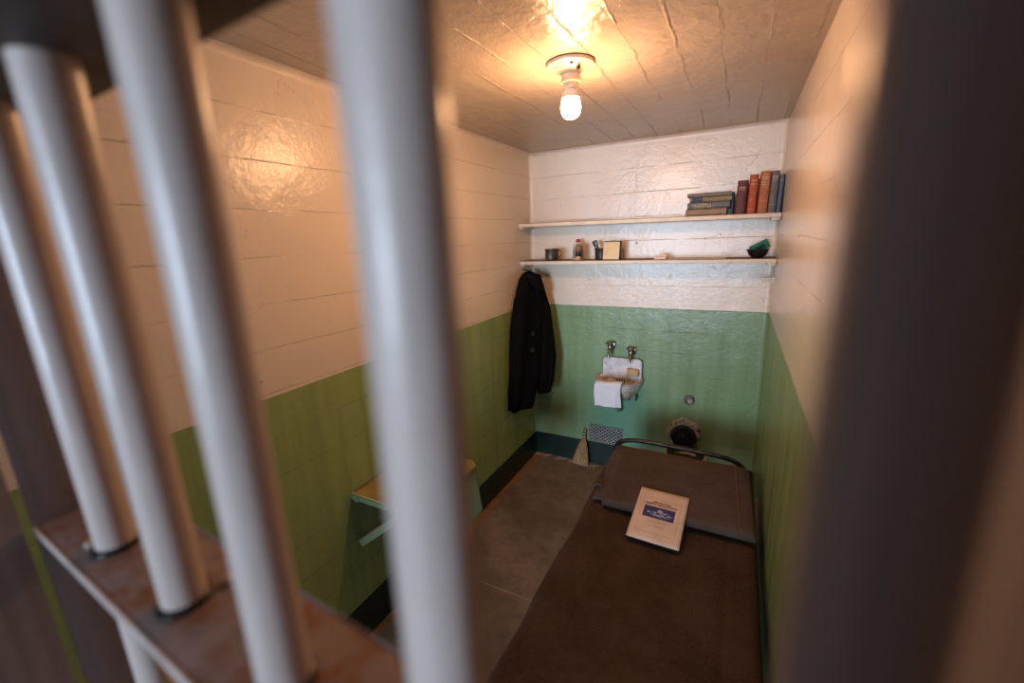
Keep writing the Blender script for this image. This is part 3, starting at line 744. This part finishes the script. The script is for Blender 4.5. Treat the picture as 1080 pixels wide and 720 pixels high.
for a, b in (((-fx,fy0),(fx,fy0)),((fx,fy0),(fx,fy1)),((fx,fy1),(-fx,fy1)),((-fx,fy1),(-fx,fy0))):
    P = [Vector((a[0]+(b[0]-a[0])*k/10, a[1]+(b[1]-a[1])*k/10, 0)) for k in range(11)]
    for p in P: p.z = bend(p.x,p.y)+.0010
    m.tube(P, .0006, n=5)
m.build('printed_border', M_LINE, e)

# ------------------------------------------------------------------ coat
M_COAT = wool('black wool coat', (.004,.004,.004), (.007,.007,.007))
M_COAT.node_tree.nodes['Principled BSDF'].inputs['Sheen Weight'].default_value = .0
M_COAT.node_tree.nodes['Principled BSDF'].inputs['Specular IOR Level'].default_value = .04
e = empty('coat', (.09, -.24, 1.47), 'long black wool coat hanging in the back left corner', 'coat')
O = Vector((.09,-.24,1.47))
def coat_rings(spec, n=64, fold=.010, seed=0, nf=5):
    R = []
    K = len(spec)-1; N = K*6
    for q in range(N+1):
        f = q/6; i = min(int(f), K-1); g = f-i; g = g*g*(3-2*g)
        s0, s1 = spec[i], spec[i+1]; z, cx, cy, w, t, ang = [s0[k]+(s1[k]-s0[k])*g for k in range(6)]
        ca, sa = math.cos(ang), math.sin(ang); ring = []
        dn = q/N
        for k in range(n):
            a = 2*PI*k/n
            ww = w*(abs(math.cos(a))**.8)*(1 if math.cos(a)>0 else -1); tt = t*(abs(math.sin(a))**.8)*(1 if math.sin(a)>0 else -1)
            fd = fold*dn*math.sin(a*nf+seed+1.5*dn)+ .007*mnoise.noise(Vector((math.cos(a)*2,math.sin(a)*2,z*6+seed)))
            ww += fd*math.cos(a); tt += fd*math.sin(a)
            x = cx+ww*ca-tt*sa; y = cy+ww*sa+tt*ca
            ring.append(Vector((max(x,.004), min(y,-.004), z)) - O)
        R.append(ring)
    return R
A = math.radians(68)
body = [(1.468,.055,-.165,.018,.015,A),(1.455,.058,-.180,.045,.030,A),(1.42,.062,-.195,.070,.040,A),(1.36,.068,-.210,.092,.048,A),(1.25,.074,-.220,.115,.055,A),(1.05,.075,-.250,.135,.060,A),(.85,.074,-.290,.140,.062,A),(.66,.068,-.345,.128,.056,A),(.545,.062,-.375,.110,.048,A),(.53,.062,-.375,.100,.040,A)]
MB().loop_loft(coat_rings(body, fold=.016)).build('body', M_COAT, e, sub=1)
B = math.radians(60)
slv = [(1.405,.092,-.150,.022,.022,B),(1.34,.112,-.140,.042,.034,B),(1.20,.140,-.135,.052,.042,B),(1.02,.165,-.150,.056,.046,B),(.86,.180,-.175,.060,.048,B),(.70,.178,-.205,.056,.046,B),(.61,.165,-.220,.048,.040,B)]
MB().loop_loft(coat_rings(slv, n=40, fold=.009, seed=2, nf=3)).build('sleeve', M_COAT, e, sub=1)
sl2 = [(1.40,.045,-.26,.020,.02,A),(1.30,.05,-.305,.036,.035,A),(1.10,.055,-.375,.046,.042,A),(.90,.055,-.40,.045,.042,A),(.76,.055,-.41,.040,.038,A)]
MB().loop_loft(coat_rings(sl2, n=40, fold=.008, seed=5, nf=3)).build('sleeve', M_COAT, e, sub=1)
def collar(u, v):
    t = u*1.0; p = Vector((.085+.055*math.sin(PI*t)+.035*v, -.27+.17*t, 1.462-.05*t*t-.09*v-.03*math.sin(PI*t)*v))
    return p - O
MB().grid(collar, 14, 8).build('collar', M_COAT, e, solid=.012, sub=1)
def lapel(u, v):
    z = 1.40-.36*v; 
    p = Vector((.142+.018*math.sin(v*3)+.008*math.sin(u*PI), -.255-.05*v+.055*u*(1-.6*v), z-.02*u))
    return p - O
MB().grid(lapel, 8, 14).build('lapel', M_COAT, e, solid=.008, sub=1)
MB_BTN = mat('black button', (.02,.018,.018), .3)
for (x,y,z) in ((.146,-.330,1.065),(.146,-.345,.955)):
    MB().lathe([(.015,0),(.017,.002),(.016,.005),(.010,.004),(.001,.004)], axis='y', n=22).build('button', MB_BTN, e, loc=Vector((x,y,z))-O, rot=(0,0,math.radians(62)))
tag(MB().tube([(.003,-.155,1.478),(.03,-.155,1.474),(.062,-.155,1.468),(.07,-.155,1.482)], .004, smooth=1).build('coat_hook', M_DKMETAL), 'small metal hook on the left wall carrying the coat', 'hook')

# ------------------------------------------------------------------ light
def area(name, loc, target, sx, sy, power, col):
    L = bpy.data.lights.new(name, 'AREA'); L.shape = 'RECTANGLE'; L.size = sx; L.size_y = sy; L.energy = power; L.color = col
    o = bpy.data.objects.new(name, L); COL.objects.link(o); o.location = loc
    o.rotation_euler = (Vector(target)-Vector(loc)).to_track_quat('-Z', 'Y').to_euler()
    return o
area('corridor_window_light', (.05, -10.5, 1.35), (.75, -1.4, 1.1), 2.2, 2.4, 690, (.61, .78, 1.0))
w = bpy.data.worlds.new('World'); scene.world = w; w.use_nodes = True
w.node_tree.nodes['Background'].inputs[0].default_value = (.62, .72, 1.0, 1)
w.node_tree.nodes['Background'].inputs[1].default_value = .10

# ------------------------------------------------------------------ camera
cam = bpy.data.cameras.new('camera'); co = bpy.data.objects.new('camera', cam); COL.objects.link(co)
cam.sensor_width = 36; cam.lens = 451.184/1080*36
f = Vector((-.45361029, .85958641, -.23526348)); r = Vector((.88801683, .45824895, -.03786819)); u = Vector((-.07525826, .22609533, .97119364))
M = Matrix.Identity(4)
for i in range(3): M[i][0], M[i][1], M[i][2] = r[i], u[i], -f[i]
M.translation = Vector((1.336228, -2.888907, 1.698208)); co.matrix_world = M
cam.clip_start = .01
cam.dof.use_dof = True; cam.dof.focus_distance = 2.7; cam.dof.aperture_fstop = 1.9
scene.camera = co
vs = scene.view_settings; vs.view_transform = 'Standard'; vs.look = 'None'; vs.gamma = 1; vs.use_curve_mapping = False; vs.exposure = -0.1
